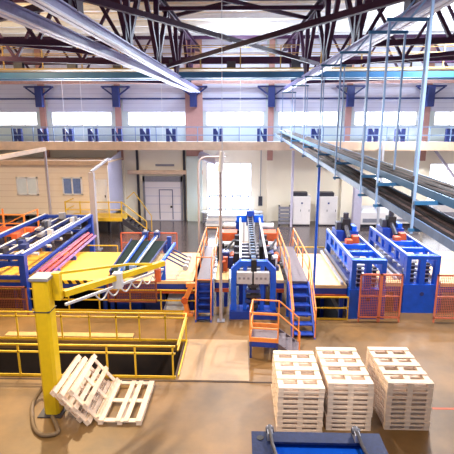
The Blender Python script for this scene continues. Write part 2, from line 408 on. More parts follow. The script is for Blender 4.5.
# landing and stair in front of the office
t = thing('office_landing', 'yellow railed landing with stair at the office door', 'landing', (-9.1, 28.2, 0))
LX0, LX1 = -11.1, -7.5
MB().box(LX0, LX1, 27.3, 28.85, 1.12, 1.34).build('deck', yelrail, t)
b = MB()
for z in (1.85, 2.35): b.tube((LX0, 27.35, z), (LX1, 27.35, z), .035, 6); b.tube((LX0, 27.35, z), (LX0, 28.8, z), .035, 6)
b.build('handrail', yelrail, t)
for x in (LX0, LX0 + .95, LX0 + 1.9, LX0 + 2.8, LX1): MB().bar((x, 27.35, 1.3), (x, 27.35, 2.4), .07).build('rail_post', yelrail, t)
for x in (LX0 + .2, LX1 - .2): MB().box(x - .07, x + .07, 27.4, 27.55, 0, 1.12).build('leg', dkgrey, t)
MB().hexa([(LX1, 27.4, .9), (-6.1, 27.4, -.0), (-6.1, 27.5, -.0), (LX1, 27.5, .9), (LX1, 27.4, 1.3), (-5.95, 27.4, .15), (-5.95, 27.5, .15), (LX1, 27.5, 1.3)]).build('stringer', dkgrey, t)
MB().hexa([(LX1, 28.7, .9), (-6.1, 28.7, -.0), (-6.1, 28.8, -.0), (LX1, 28.8, .9), (LX1, 28.7, 1.3), (-5.95, 28.7, .15), (-5.95, 28.8, .15), (LX1, 28.8, 1.3)]).build('stringer', dkgrey, t)
for i in range(6): x = LX1 + .12 + i * .25; MB().box(x, x + .26, 27.5, 28.7, 1.1 - i * .19, 1.14 - i * .19).build('tread', dkgrey, t)
b = MB(); b.tube((LX1, 27.4, 2.35), (-5.95, 27.4, 1.1), .035, 6); b.tube((-5.95, 27.4, 1.1), (-5.95, 27.4, .1), .035, 6); b.tube((LX1, 27.4, 1.85), (-5.95, 27.4, .6), .03, 6)
b.build('stair_rail', yelrail, t)
b = MB(); b.tube((LX1, 28.75, 2.35), (-7.0, 28.75, 2.8), .035, 6); b.tube((-7.0, 28.75, 2.8), (-5.9, 28.75, 1.2), .03, 6); b.tube((-5.9, 28.75, 1.2), (-5.9, 28.75, .1), .03, 6); b.build('stair_rail', yelrail, t)
# column in front of the landing, slim post and monorail
t = thing('support_column', 'pale grey upright column before the yellow landing', 'column', (-8.35, 24.6, 0))
MB().box(-8.5, -8.2, 24.45, 24.75, 0.03, 4.5).build('shaft', tanpost, t, .01); MB().box(-8.65, -8.05, 24.3, 24.9, 0, .05).build('base_plate', grey, t)
MB().bar((-8.35, 24.6, 4.55), (-8.55, 28.7, 5.0), .12, .12).build('bracket_arm', tanpost, t)
t = thing('monorail_post', 'slim pale post with sloping arm before the office front', 'post', tuple(at(49, 217, 26)))
p = at(42, 149, 26); b0 = V((p.x + .15, 26, 0)); tp = V((p.x + .15, 26, p.z))
MB().bar(b0, tp, .12).build('post', tanpost, t)
MB().bar(tp, at(-4, 158, 22), .2, .22).build('arm', gallm, t)

# ------------------------------------------------------------------ line table
def line_table(x0, x1, y0, y1, m, lab, pit, rail=True):
    t = thing('line_table', lab, 'conveyor table', ((x0 + x1) / 2, (y0 + y1) / 2, 0), 'production line tables')
    k = max(1, round((x1 - x0) / 2.6))
    for i in range(k):
        a = x0 + (x1 - x0) * i / k; c = x0 + (x1 - x0) * (i + 1) / k
        MB().box(a + .012, c - .012, y0, y1, 1.1, 1.22).build('deck_panel', m, t)
    MB().box(x0, x1, y0 + .02, y0 + .12, .86, 1.09).build('side_beam', blue2, t); MB().box(x0, x1, y1 - .12, y1 - .02, .86, 1.09).build('side_beam', blue2, t)
    if rail: MB().box(x0, x1, y0 - .03, y0 + .03, .72, .86).build('edge_rail', rust, t)
    z = -2.2 if pit else 0
    for i in range(k + 1):
        x = x0 + .12 + (x1 - x0 - .24) * i / k
        for yy in (y0 + .3, y1 - .3): MB().box(x - .07, x + .07, yy - .07, yy + .07, z, 1.1).build('leg', blue2, t)
    return t
lt = line_table(-13.5, -5.2, 16.0, 19.9, ply_l, 'yellow boarded line table under the left gantry', True, False)
MB().box(-7.6, -5.3, 15.96, 15.999, 1.08, 1.21).build('hazard_strip', hazard, lt, label='black and yellow hazard strip')
line_table(-5.15, -1.75, 16.0, 19.9, ply_c, 'pale boarded line table under the dark belts', True)
line_table(-.95, -.4, 16.2, 19.9, ply_c, 'narrow pale table left of the middle machine', False)
line_table(1.45, 1.75, 16.2, 19.9, ply_c, 'narrow pale table right of the middle machine', False)
line_table(2.65, 4.05, 15.7, 19.9, ply_c, 'pale line table between the right stile and blue gantries', True)
line_table(5.4, 6.25, 16.0, 19.9, ply_c, 'pale table filling between the two blue gantries', False, False)
line_table(7.65, 13, 16.0, 20.5, ply_c, 'pale line table at right behind the mesh guard', False, False)

# ------------------------------------------------------------------ yellow railings
def railing(name, lab, pts, posts, h=1.0, rails=(1.0, .78), m=yelrail, toe=True, w=.045):
    p0 = V(pts[0]); t = thing(name, lab, 'railing', pts[0], None)
    for a, c in zip(pts, pts[1:]):
        for z in rails: MB().bar(V(a) + V((0, 0, z)), V(c) + V((0, 0, z)), w).build('rail', m, t)
        if toe: MB().bar(V(a) + V((0, 0, .045)), V(c) + V((0, 0, .045)), .03, .07).build('toe_board', m, t)
    for p in posts: MB().bar(V(p), V(p) + V((0, 0, h)), w).build('post', m, t)
    return t
zb = lambda l, y, px: [(gz(q, y, 0).x, 0) for q in px]
fx = [gz(q, 376, 0).x for q in (21, 109, 137, 174)]
railing('pit_railing', 'yellow safety railing along the near edge of the dark pit', [(-9, 11.24, 0), (-1.78, 11.24, 0)], [(x, 11.24, 0) for x in [-8.2] + fx])
bx = [gz(q, 341, 0).x for q in (17, 62, 90, 117, 140, 166)]
railing('pit_railing', 'yellow safety railing along the far edge of the dark pit', [(-9.5, 13.46, 0), (-1.72, 13.46, 0), (-1.72, 11.3, 0)], [(x, 13.46, 0) for x in [-9.2] + bx + [-1.75]], rails=(1.0, .85))
fx = [-8.2, -6.6, -5.4, -4.2, -3.0, -1.45]
railing('line_railing', 'yellow railing in front of the left line tables', [(-9.5, 15.84, 0), (-1.45, 15.84, 0)], [(x, 15.84, 0) for x in fx], .9, (.9, .48))
railing('line_railing', 'yellow railing before the table right of the stile', [(2.7, 15.3, 0), (4.02, 15.3, 0)], [(2.7, 15.3, 0), (4.02, 15.3, 0)], .9, (.9, .48))
tag(MB().box(-8, -3.6, 13.62, 13.9, 0.0, .06).build('plank', board), 'long rough plank on floor behind the pit railing', 'plank')
tag(MB().box(-4.2, -2.6, 10.75, 10.98, 0.0, .05).build('plank', board), 'short rough plank before the near pit railing', 'plank')

# ------------------------------------------------------------------ left gantry machine
t = thing('gantry_machine', 'dark blue long gantry with pale rails at the far left', 'machine', (-9.3, 19.5, 0))
gx0, gx1 = -10.7, -8.2
for y in (15.75, 23.5):
    for x in (gx0, gx1): MB().box(x - .12, x + .12, y - .12, y + .12, (-2.2 if False else 0), 2.3).build('leg', blue2, t)
    for z in ((2.2, 1.95) if y < 20 else (2.2,)): MB().box(gx0, gx1, y - .09, y + .09, z - .08, z + .08).build('cross_beam', blue2, t)
    MB().box(gx0, gx1, y - .07, y + .07, 1.32, 1.46).build('cross_beam', blue2, t)
    MB().bar((gx0, y, 1.4), (gx1, y, 2.05), .1).build('brace', blue2, t)
for x in (gx0, gx1):
    MB().box(x - .09, x + .09, 15.75, 23.5, 2.18, 2.32).build('side_beam', blue2, t)
    MB().box(x - .03, x + .03, 15.75, 23.5, 2.33, 2.36).build('rail', white, t, label='white rail')
    MB().bar((x, 16.1, 1.45), (x, 23.4, 1.75), .13).build('lower_beam', blue2, t)
for x in (-8.75, -9.35, -9.95):
    MB().box(x - .05, x + .05, 15.8, 23.4, 2.0, 2.12).build('inner_beam', navy, t); MB().box(x - .035, x + .035, 15.8, 23.4, 2.125, 2.155).build('rail', white, t)
for i in range(5):
    y = 17.5 + i * 1.25; MB().tube((gx0 + .2, y, 1.82), (gx1 - .2, y, 1.82), .07).build('roller', lgrey, t)
rr = random.Random(3)
for k in range(16):
    x = rr.choice((-8.75, -9.35, -9.95, -9.05, -9.65)); y = 16.6 + 6.6 * k / 15 + rr.uniform(-.1, .1); w = rr.uniform(.14, .3); l = rr.uniform(.14, .45); h = rr.uniform(.1, .3); m = rr.choice((dkgrey, navy, grey, rust, dkgrey, black, lgrey))
    MB().box(x - w / 2, x + w / 2, y - l / 2, y + l / 2, 2.14, 2.14 + h).build('carriage', m, t)
for k in range(4): y = 18.2 + k * 1.4; MB().box(-10.55, -8.35, y - .05, y + .05, 1.88, 1.99).build('cross_tie', navy, t)
t = thing('pipe_bundle', 'red and purple pipe bundle beside the left gantry', 'pipes', (-7.65, 19, 1.22))
for x, z, m in ((-7.92, 1.42, purplepipe), (-7.74, 1.5, redpipe), (-7.56, 1.42, redpipe), (-7.38, 1.36, purplepipe)):
    MB().tube((x, 16.1, z), (x - .1, 22.0, z + .12), .07).build('pipe', m, t)
for y in (16.8, 18.6): MB().box(-8.05, -7.25, y - .05, y + .05, 1.22, 1.4).build('saddle', blue2, t)
t = thing('orange_platform', 'orange railed platform behind the left gantry at the photo edge', 'platform', (-12.4, 23.3, 0))
MB().box(-13.6, -11.3, 22.4, 24.2, 1.3, 1.45).build('deck', rust, t)
for x in (-13.4, -11.4):
    for y in (22.5, 24.1): MB().bar((x, y, 0), (x, y, 2.5), .08).build('post', orange, t)
b = MB()
for z in (2.0, 2.48): b.bar((-13.4, 22.5, z), (-11.4, 22.5, z), .06); b.bar((-11.4, 22.5, z), (-11.4, 24.1, z), .06)
b.bar((-13.4, 22.5, 1.5), (-11.4, 22.5, 2.45), .05); b.build('handrail', orange, t)
p0 = gz(0, 282, 0.6)
def mesh_panel(t, x0, x1, y, z0, z1, m, fr=.05, step=.065, wire=.011):
    f = MB(); f.box(x0, x0 + fr, y - .03, y + .03, 0 if z0 < .3 else z0, z1); f.box(x1 - fr, x1, y - .03, y + .03, 0 if z0 < .3 else z0, z1)
    f.box(x0, x1, y - .03, y + .03, z1 - fr, z1); f.box(x0, x1, y - .03, y + .03, z0, z0 + fr); zm = (z0 + z1) / 2; f.box(x0, x1, y - .02, y + .02, zm - .02, zm + .02)
    fo = f.build('panel_frame', m, t); w = MB(); x = x0 + step
    while x < x1: w.box(x - wire / 2, x + wire / 2, y - .006, y + .006, z0, z1); x += step
    z = z0 + step
    while z < z1: w.box(x0, x1, y - .006, y + .006, z - wire / 2, z + wire / 2); z += step
    w.build('wire_mesh', m, fo)
def guard(lab, xs, y, z0, z1, m, cat='mesh guard', wire=.011):
    t = thing('mesh_guard', lab, cat, ((xs[0] + xs[-1]) / 2, y, 0), 'orange mesh guards')
    for a, c in zip(xs, xs[1:]): mesh_panel(t, a, c, y, z0, z1, m, wire=wire)
    return t
brownm = mat('brown mesh paint', (150, 82, 56), .55, amt=.08)
guard('brown mesh guard before the far left gantry', [-9.6, -8.0], 15.4, .15, 1.15, brownm)
guard('two-panel orange mesh guard before the left blue gantry', [4.38, 5.13, 5.9], 15.2, .15, 1.85, redor)
guard('single orange mesh guard at the right photo edge', [7.12, 8.15], 15.2, .15, 1.85, redor)
guard('tall thin orange mesh guard right of the last gantry, set back', [8.25, 8.75], 16.0 - .25, .15, 1.9, redor)
guard('orange framed guard behind the dark belts', [-5.85, -4.45, -3.04], 20.9, .9, 1.95, rust, wire=.005)
guard('brown framed mesh guard before the dark belts', [-5.0, -3.1], 15.6, .5, 1.35, brownm)

# ------------------------------------------------------------------ dark belt machine
t = thing('belt_conveyor', 'sloping conveyor with dark green belts and blue rails behind yellow boom', 'conveyor', (-4.1, 17.3, 0))
def belt_pt(u, v): # u 0..1 across, v 0..1 up the slope
    a = gz(111, 271, 1.5) * (1 - u) + gz(144, 271, 1.5) * u; c = gz(132, 240, 1.76) * (1 - u) + gz(166, 241, 1.76) * u
    return a * (1 - v) + c * v
for (u0, u1) in ((0.0, .27), (.34, .61), (.68, 1.0)):
    d = V((0, -.03, .09)); pts = [belt_pt(u0, 0), belt_pt(u1, 0), belt_pt(u1, 1), belt_pt(u0, 1)]
    MB().hexa([q - d for q in pts] + pts).build('belt', belt, t)
for u in (.29, .34, .62, .68): MB().bar(belt_pt(u, -.08) + V((0, 0, .08)), belt_pt(u, 1.22) + V((0, 0, .06)), .045, .07).build('rail', lgrey if u in (.29, .68) else blue, t)
for u in (-.02, 1.02): MB().bar(belt_pt(u, -.02), belt_pt(u, 1.02), .05, .1).build('side_frame', navy, t)
for u in (.31, .65):
    c = belt_pt(u, 1.18); MB().box(c.x - .13, c.x + .13, c.y - .18, c.y + .18, c.z - .05, c.z + .22).build('drive_motor', navy, t); MB().tube(c + V((0, 0, .22)), c + V((0, 0, .3)), .07).build('motor_cap', lgrey, t)
    c = belt_pt(u, .02); MB().box(c.x - .12, c.x + .12, c.y - .1, c.y + .12, c.z, c.z + .22).build('bracket', bluerail, t)
for u in (0, 1):
    c = belt_pt(u, .95); MB().box(c.x - .08, c.x + .08, c.y - .08, c.y + .08, 1.22, c.z - .1).build('leg', blue2, t)
    c = belt_pt(u, .05); MB().box(c.x - .08, c.x + .08, c.y - .06, c.y + .06, 1.22, c.z - .06).build('leg', blue2, t)
t = thing('roller_arm', 'blue post with side rods and grey end discs right of the belts', 'machine', (-2.95, 16.15, 1.22))
MB().box(-3.02, -2.84, 16.06, 16.22, 1.22, 2.0).build('post', blue, t); MB().bar((-2.93, 16.1, 1.98), (-2.78, 18.3, 2.1), .1).build('arm', blue, t)
for i in range(4):
    y = 16.5 + i * .45; r = MB().tube((-2.88, y, 2.0), (-2.1, y - .1, 1.62), .035).build('rod', navy, t)
    MB().tube((-2.1, y - .16, 1.62), (-2.1, y - .02, 1.62), .11, 12).build('end_disc', lgrey, t)
# things standing in the pit and at its edge
b = MB().box(-4.9, -3.9, 16.4, 17.2, -2.2, .7); tag(b.build('machine_cabinet', blue2, bevel=.02), 'blue machine cabinet below the belts', 'cabinet')
b = MB().box(-3.75, -3.0, 16.4, 17.0, -2.2, .55); tag(b.build('machine_cabinet', navy, bevel=.02), 'smaller navy cabinet beside the shiny chute', 'cabinet')
b = MB(); b.hexa([(-3.0, 16.1, -.1), (-2.1, 16.1, -.1), (-2.1, 16.2, -.1), (-3.0, 16.2, -.1), (-2.7, 16.9, .8), (-2.15, 16.9, .8), (-2.15, 17.0, .8), (-2.7, 17.0, .8)])
b.box(-2.65, -2.2, 16.88, 16.98, -2.2, .6)
tag(b.build('metal_chute', lgrey), 'shiny grey sheet metal chute under the line table', 'chute')
t = thing('clamp_arm', 'orange jointed clamp arm left of the left stile', 'clamp', (-1.95, 15.6, 0))
MB().box(-2.12, -1.72, 15.45, 15.75, 0, .1).build('base', orange, t); MB().bar((-1.95, 15.6, .1), (-2.05, 15.6, .6), .16).build('lower_link', orange, t)
MB().bar((-2.05, 15.6, .6), (-1.78, 15.6, 1.2), .17).build('upper_link', orange, t); MB().tube((-2.05, 15.5, .6), (-2.05, 15.7, .6), .13).build('joint', rust, t); MB().box(-1.98, -1.62, 15.5, 15.7, 1.15, 1.3).build('jaw', orange, t)
tag(MB().box(-3.45, -3.25, 20.2, 20.4, 0, 1.9).build('blue_post', blue2), 'short blue post behind the orange framed guard', 'post')

# ------------------------------------------------------------------ middle machine
t = thing('press_machine', 'tall blue arched machine with twin grey boxes at hall middle', 'machine', (.52, 18, 0))
ax0, ax1, ay = -.3, 1.36, 15.4
b = MB(); w = .2
outer = [(ax0, 0), (ax0, 1.9), (ax0 + .32, 2.22), (ax1 - .32, 2.22), (ax1, 1.9), (ax1, 0)]
inner = [(ax1 - w, 0), (ax1 - w, 1.82), (ax1 - .4, 2.03), (ax0 + .4, 2.03), (ax0 + w, 1.82), (ax0 + w, 0)]
for i in range(5):
    o1, o2 = outer[i], outer[i + 1]; i1, i2 = inner[5 - i], inner[4 - i]
    b.hexa([(o1[0], ay, o1[1]), (i1[0], ay, i1[1]), (i1[0], ay + .25, i1[1]), (o1[0], ay + .25, o1[1]), (o2[0], ay, o2[1]), (i2[0], ay, i2[1]), (i2[0], ay + .25, i2[1]), (o2[0], ay + .25, o2[1])])
b.build('arch_frame', blue, t)
MB().box(ax0 - .05, ax1 + .05, ay - .15, ay + .5, 0, .32).build('plinth', blue2, t)
for x in (.22, .86): MB().box(x - .07, x + .07, ay + .05, ay + .2, .32, 2.05).build('guide_post', blue, t)
for x in (.12, .74):
    MB().box(x - .2, x + .36, ay - .22, ay + .02, 1.42, 1.86).build('control_box', lgrey, t, .015)
    for k in range(3): MB().box(x - .14 + k * .16, x - .06 + k * .16, ay - .235, ay - .22, 1.6, 1.68).build('gauge', grey, t)
MB().box(.44, .64, ay - .1, ay + .15, .3, 2.3).build('cable_column', black, t)
for i in range(5): MB().box(.3 + random.uniform(-.1, .1), .75 + random.uniform(-.1, .1), ay - .12, ay + .3, .45 + i * .2, .55 + i * .2).build('valve_block', navy if i % 2 else dkgrey, t)
for x in (.05, 1.02): MB().bar((x, 15.6, 2.25), (x - (.0 if x < .5 else .0), 22.2, 2.45), .08, .12).build('rail', lgrey, t)
b = MB()
for x in (.42, .66): b.bar((x, 15.8, 2.3), (x, 22, 2.55), .06, .14)
for i in range(16): b.bar((.42, 16 + i * .38, 2.33 + i * .0155), (.66, 16 + i * .38, 2.33 + i * .0155), .08, .06)
b.build('cable_chain', dkgrey, t)
MB().box(.46, .62, 15.8, 22, 2.2, 2.26).build('chain_tray', bluerail, t)
MB().box(-.15, 1.2, 22.0, 22.3, 2.25, 2.6).build('rear_beam', blue, t); MB().box(.35, .75, 21.9, 22.35, 2.1, 2.85).build('rear_head', blue2, t)
for x in (-.1, 1.15): MB().box(x - .1, x + .1, 22.05, 22.25, 0, 2.3).build('rear_leg', blue2, t)
for (x0, x1) in ((-.85, -.1), (1.04, 1.76)):
    MB().box(x0, x1, 20.1, 20.9, 1.75, 2.15).build('orange_casing', rust, t, .02)
    xc = (x0 + x1) / 2
    MB().tube((xc - .45, 19.6, 1.7), (xc + .3, 19.6, 1.7), .18, 12).build('motor', lgrey, t)
    MB().tube((xc - .3, 21.4, 2.2), (xc + .3, 21.4, 2.2), .16, 12).build('motor', lgrey, t)
    MB().box(xc - .35, xc + .35, 18.2, 19.3, 1.22, 1.65).build('gear_housing', dkgrey, t, .02)
    MB().box(xc - .28, xc + .05, 17.6, 18.2, 1.22, 1.9).build('gear_housing', navy, t, .02)
    MB().tube((xc + .2, 17.8, 1.6), (xc + .2, 18.4, 1.6), .14, 10).build('flange', rust, t)
    MB().box(xc - .5, xc - .3, 18.6, 19.8, 1.3, 1.9).build('link_plate', black, t)
    MB().tube((xc - .1, 18.0, 1.9), (xc + .25, 19.4, 2.0), .05).build('hose', black, t)
for x, s in ((-.1, 1), (1.15, -1)):
    MB().box(x - .06, x + .06, 16.4, 21.9, 1.5, 1.75).build('side_beam', navy, t)
    for i in range(5): MB().box(x - .12, x + .12, 16.8 + i * 1.0, 17.05 + i * 1.0, 1.22, 2.1).build('clamp_post', dkgrey if i % 2 else black, t)
MB().box(-.1, 1.15, 16.4, 21.9, .9, 1.2).build('bed', navy, t)
for y in (16.6, 21.5): MB().box(0, 1.05, y - .15, y + .15, 0, .9).build('bed_leg', blue2, t)
rr = random.Random(11)
for k in range(34):
    sd = k % 2; x = rr.uniform(-.8, -.2) if sd else rr.uniform(1.2, 1.66); y = 16.9 + 4.4 * k / 33; w = rr.uniform(.05, .14); h = rr.uniform(.15, .75); m = rr.choice((dkgrey, lgrey, rust, navy, black, blue, lgrey, white))
    if rr.random() < .5: MB().tube((x - w, y, 1.22 + h), (x + w, y + .1, 1.22 + h), rr.uniform(.05, .1), 8).build('cylinder_fitting', m, t); MB().box(x - .04, x + .04, y, y + .1, 1.22, 1.22 + h).build('fitting_stand', dkgrey, t)
    else: MB().box(x - w, x + w, y - .1, y + .1, 1.22, 1.22 + h).build('fitting_block', m, t)
for i in range(9): MB().tube((-.02, 16.7 + i * .58, 1.28), (1.07, 16.7 + i * .58, 1.28), .07).build('roller', grey, t)

# ------------------------------------------------------------------ stiles over the line
def stile(lab, x0, x1, yf, yp, mr, gate):
    t = thing('stile_stair', lab, 'stair', ((x0 + x1) / 2, 17.5, 0), 'orange railed stiles over the line')
    n = 6; zt = 1.4; ye = 20.5
    MB().box(x0, x1, yp, ye, zt - .08, zt).build('walkway', tread, t)
    for i in range(n):
        y = yf + (yp - yf) * i / n; z = zt * (i + .6) / (n + .2); MB().box(x0 + .05, x1 - .05, y, y + max(.2, (yp - yf) / n), z - .04, z).build('tread', blue2 if not gate or True else tread, t)
    for i in range(n):
        y = ye + .05 + .25 * i; MB().box(x0 + .05, x1 - .05, y, y + .24, zt * (n - i - .4) / (n + .2) - .04, zt * (n - i - .4) / (n + .2)).build('tread', tread, t)
    for x in (x0, x1):
        MB().hexa([(x - .03, yf - .05, 0), (x + .03, yf - .05, 0), (x + .03, yf + .25, 0), (x - .03, yf + .25, 0), (x - .03, yp - .1, zt), (x + .03, yp - .1, zt), (x + .03, yp + .2, zt), (x - .03, yp + .2, zt)]).build('stringer', blue2, t)
        MB().hexa([(x - .03, ye + 1.35, 0), (x + .03, ye + 1.35, 0), (x + .03, ye + 1.65, 0), (x - .03, ye + 1.65, 0), (x - .03, ye - .2, zt), (x + .03, ye - .2, zt), (x + .03, ye + .1, zt), (x - .03, ye + .1, zt)]).build('stringer', blue2, t)
        MB().bar((x, yp, .0), (x, yp, zt - .08), .1).build('leg', blue, t); MB().bar((x, ye, 0), (x, ye, zt - .08), .1).build('leg', blue, t)
        for z in (zt + .45, zt + .9):
            MB().bar((x, yp, z), (x, ye, z), .036).build('handrail', mr, t)
            MB().bar((x, yp, z), (x, yf, z - zt + .12), .036).build('stair_rail', mr, t); MB().bar((x, ye, z), (x, ye + 1.5, z - zt + .1), .036).build('stair_rail', mr, t)
        for k in range(4): y = yp + (ye - yp) * k / 3; MB().bar((x, y, zt - .05), (x, y, zt + .92), .036).build('rail_post', mr, t)
        MB().bar((x, yf, 0), (x, yf, 1.04), .036).build('rail_post', mr, t); MB().bar((x, ye + 1.5, 0), (x, ye + 1.5, 1.0), .036).build('rail_post', mr, t)
    if gate:
        for z in (zt + .9, zt + .02): MB().bar((x0, yp, z), (x1, yp, z), .036).build('gate_bar', mr, t)
        for z in (zt + .9,): MB().bar((x0, ye, z), (x1, ye, z), .036).build('gate_bar', mr, t)
        MB().box(x0 + .06, x1 - .06, yp - .02, yp + .02, 0.1, 1.3).build('riser_panel', blue2, t)
    else:
        MB().box(x0 + .06, x1 - .06, yp - .02, yp + .02, 0.1, 1.3).build('riser_panel', blue2, t)
    return t
stile('blue steep stile with orange rails left of the middle machine', -1.58, -1.02, 15.0, 15.6, orange, True)
stile('long blue stile stair with orange rails right of the middle machine', 1.84, 2.58, 13.8, 15.6, orange, False)

# ------------------------------------------------------------------ right gantries
def gantry(lab, x0, y0):
    t = thing('gantry_press', lab, 'machine', (x0, y0, 0), 'bright blue gantries at right')
    W = 1.26; L = 5.0; top = 2.28
    X = lambda a: x0 + a; Yv = lambda a: y0 + a
    for a in (.0, .52, 1.09): MB().box(X(a), X(a + (.17 if a != .52 else .2)), Yv(0), Yv(.26), 1.15, top - .14).build('front_upright', blue, t)
    MB().box(X(0), X(W), Yv(0), Yv(.3), top - .14, top).build('front_beam', blue, t)
    pn = MB().box(X(-.04), X(W + .04), Yv(-.02), Yv(.3), 0, 1.15).build('front_panel', blue, t)
    MB().tube((X(.66), Yv(-.03), .78), (X(.66), Yv(0), .78), .08, 14).build('round_port', navy, pn)
    for a in (0, W - .12):
        s = MB(); s.box(X(a), X(a + .12), Yv(.3), Yv(L), top - .1, top); s.box(X(a), X(a + .12), Yv(.3), Yv(L), top - .55, top - .45)
        for k in range(6): yy = .3 + k * (L - .5) / 5; s.box(X(a), X(a + .12), Yv(yy), Yv(yy + (.5 if k % 2 == 0 else .2)), top - .45, top - .1)
        s.build('side_beam', blue, t)
        MB().box(X(a + .02), X(a + .1), Yv(.3), Yv(L), top, top + .03).build('rail', lgrey, t, label='pale steel rail')
    for yy in (1.25, 2.3, 4.6): MB().box(X(.12), X(W - .12), Yv(yy), Yv(yy + .2), top - .22, top - .04).build('cross_beam', blue, t)
    for a in (0, W - .2): MB().box(X(a), X(a + .2), Yv(L - .25), Yv(L), 0, top - .1).build('rear_leg', blue, t)
    c = MB().box(X(.15), X(W - .15), Yv(3.5), Yv(4.4), top - .2, top + .25).build('carriage', blue2, t)
    MB().box(X(.45), X(.8), Yv(3.7), Yv(4.15), top + .25, top + .75).build('motor', black, c); MB().tube((X(.62), Yv(3.9), top + .75), (X(.62), Yv(3.9), top + 1.0), .12, 12).build('motor_cap', dkgrey, c)
    MB().box(X(.2), X(.4), Yv(3.75), Yv(4.1), top + .25, top + .6).build('valve', dkgrey, c); MB().box(X(.85), X(1.05), Yv(3.6), Yv(4.2), top + .2, top + .45).build('valve', blue, c)
    MB().tube((X(.6), Yv(3.0), top + .05), (X(.6), Yv(3.8), top + .45), .1, 10).build('ram', dkgrey, t)
    MB().box(X(.35), X(.6), Yv(2.4), Yv(2.75), top - .15, top + .12).build('coupling', rust, t); MB().box(X(.7), X(.95), Yv(2.75), Yv(3.1), top - .1, top + .2).build('coupling', rust, t)
    for i in range(7): MB().tube((X(.14), Yv(.7 + i * .6), 1.5), (X(W - .14), Yv(.7 + i * .6), 1.5), .08).build('roller', lgrey, t)
    for a in (.3, .86):
        MB().box(X(a), X(a + .14), Yv(.32), Yv(.5), 1.15, 1.9).build('mechanism', dkgrey, t)
        for k in range(4): MB().tube((X(a - .05), Yv(.36), 1.3 + k * .17), (X(a + .2), Yv(.36), 1.3 + k * .17), .05, 8).build('spindle', lgrey, t)
    MB().box(X(-.12), X(-.02), Yv(.3), Yv(L - .3), 1.3, 1.4).build('guide_rail', grey, t); MB().box(X(-.3), X(-.2), Yv(.3), Yv(L - .3), 1.23, 1.32).build('guide_rail', lgrey, t)
    MB().box(X(0.05), X(W - .05), Yv(.3), Yv(L - .25), .95, 1.1).build('bed', navy, t)
    for k in (1.2, 3.2): MB().box(X(.1), X(W - .1), Yv(k), Yv(k + .2), 0, .95).build('bed_leg', blue2, t)
    return t
g1 = gantry('bright blue gantry press nearer the middle, behind the two mesh panels', 4.12, 15.45)
copy_tree(g1, (6.32, 16.05, 0), 'bright blue gantry press further right, its panel uncovered')

# ------------------------------------------------------------------ jib crane
t = thing('jib_crane', 'yellow jib crane with square post and long boom', 'crane', (-4.65, 9.75, 0))
b = MB(); c = .06; x0, x1, y0, y1 = -4.83, -4.45, 9.5, 9.9
poly = [(x0 + c, y0), (x1 - c, y0), (x1, y0 + c), (x1, y1 - c), (x1 - c, y1), (x0 + c, y1), (x0, y1 - c), (x0, y0 + c)]
k = len(poly); b.v = [V((x, y, .03)) for x, y in poly] + [V((x, y, 3.52)) for x, y in poly]
b.f = [[i, (i + 1) % k, k + (i + 1) % k, k + i] for i in range(k)] + [list(range(k))[::-1], list(range(k, 2 * k))]
b.build('post', yellow, t)
MB().box(-4.95, -4.36, 9.4, 10.0, 0, .03).build('base_plate', dkgrey, t)
MB().box(-4.86, -4.4, 9.46, 9.96, 3.53, 3.6).build('cap', grey, t, .01, label='grey top cap')
b = MB(); b.box(-4.84, -4.44, 9.49, 9.91, 2.74, 2.765); b.build('seam_ring', dkgrey, t)
s0 = V((-4.3, 9.85, 3.06)); s1 = gz(163.5, 263, 2.98)
MB().bar(s0 + (s1 - s0).normalized() * .1, s1, .14, .15).build('boom', yellow, t)
b = MB(); b.box(-4.44, -4.26, 9.76, 9.94, 2.95, 3.63); b.build('boom_bracket', yellow, t)
e = lerp(s0, s1, .72); b = MB(); e2 = lerp(s0, s1, .62) + V((0, 0, .27)); b.bar((-4.35, 9.85, 3.6), e2, .05, .06); b.bar(e2, lerp(s0, s1, .86) + V((0, 0, .08)), .05, .06)
b.build('tie_bar', yellow, t)
MB().bar(s0 + V((.05, .12, -.3)), lerp(s0, s1, .97) + V((.05, .1, -.2)), .06, .06).build('cable_track', lgrey, t, label='grey cable track')
b = MB(); pts = []
for i in range(61):
    u = i / 60; q = lerp(s0, s1, .25 + .7 * u) + V((.07, .08, -.28 - .2 * abs(math.sin(u * math.pi * 6)))); pts.append(q)
b.path(pts, .022, 6); b.build('festoon_cable', lgrey, t)
q = lerp(s0, s1, .93); MB().tube(q + V((0, -.05, -.12)), q + V((0, -.05, -.5)), .1, 12).build('hoist', rust, t)
q = lerp(s0, s1, .5); MB().box(q.x - .12, q.x + .12, q.y - .12, q.y + .12, q.z - .3, q.z + .13).build('trolley', lgrey, t)
# hose
hp = [(-4.55, 9.36, .08)] + [tuple(gz(a, c, .06)) for a, c in ((58, 431), (49, 435), (40, 434), (34, 427), (32, 415), (33, 403))] + [(-5.2, 10.3, .25), (-5.0, 10.3, .7), (-4.9, 10.0, 1.1)]
pts = []
for i in range(len(hp) - 1):
    a0 = V(hp[max(i - 1, 0)]); a1 = V(hp[i]); a2 = V(hp[i + 1]); a3 = V(hp[min(i + 2, len(hp) - 1)])
    for k in range(6):
        u = k / 6; pts.append(.5 * (2 * a1 + (a2 - a0) * u + (2 * a0 - 5 * a1 + 4 * a2 - a3) * u * u + (3 * a1 - a0 - 3 * a2 + a3) * u ** 3))
pts.append(V(hp[-1]))
tag(MB().path(pts, .05, 8).build('hose', hosem, smooth=True), 'thick tan hose curled on the floor round the yellow post', 'hose')

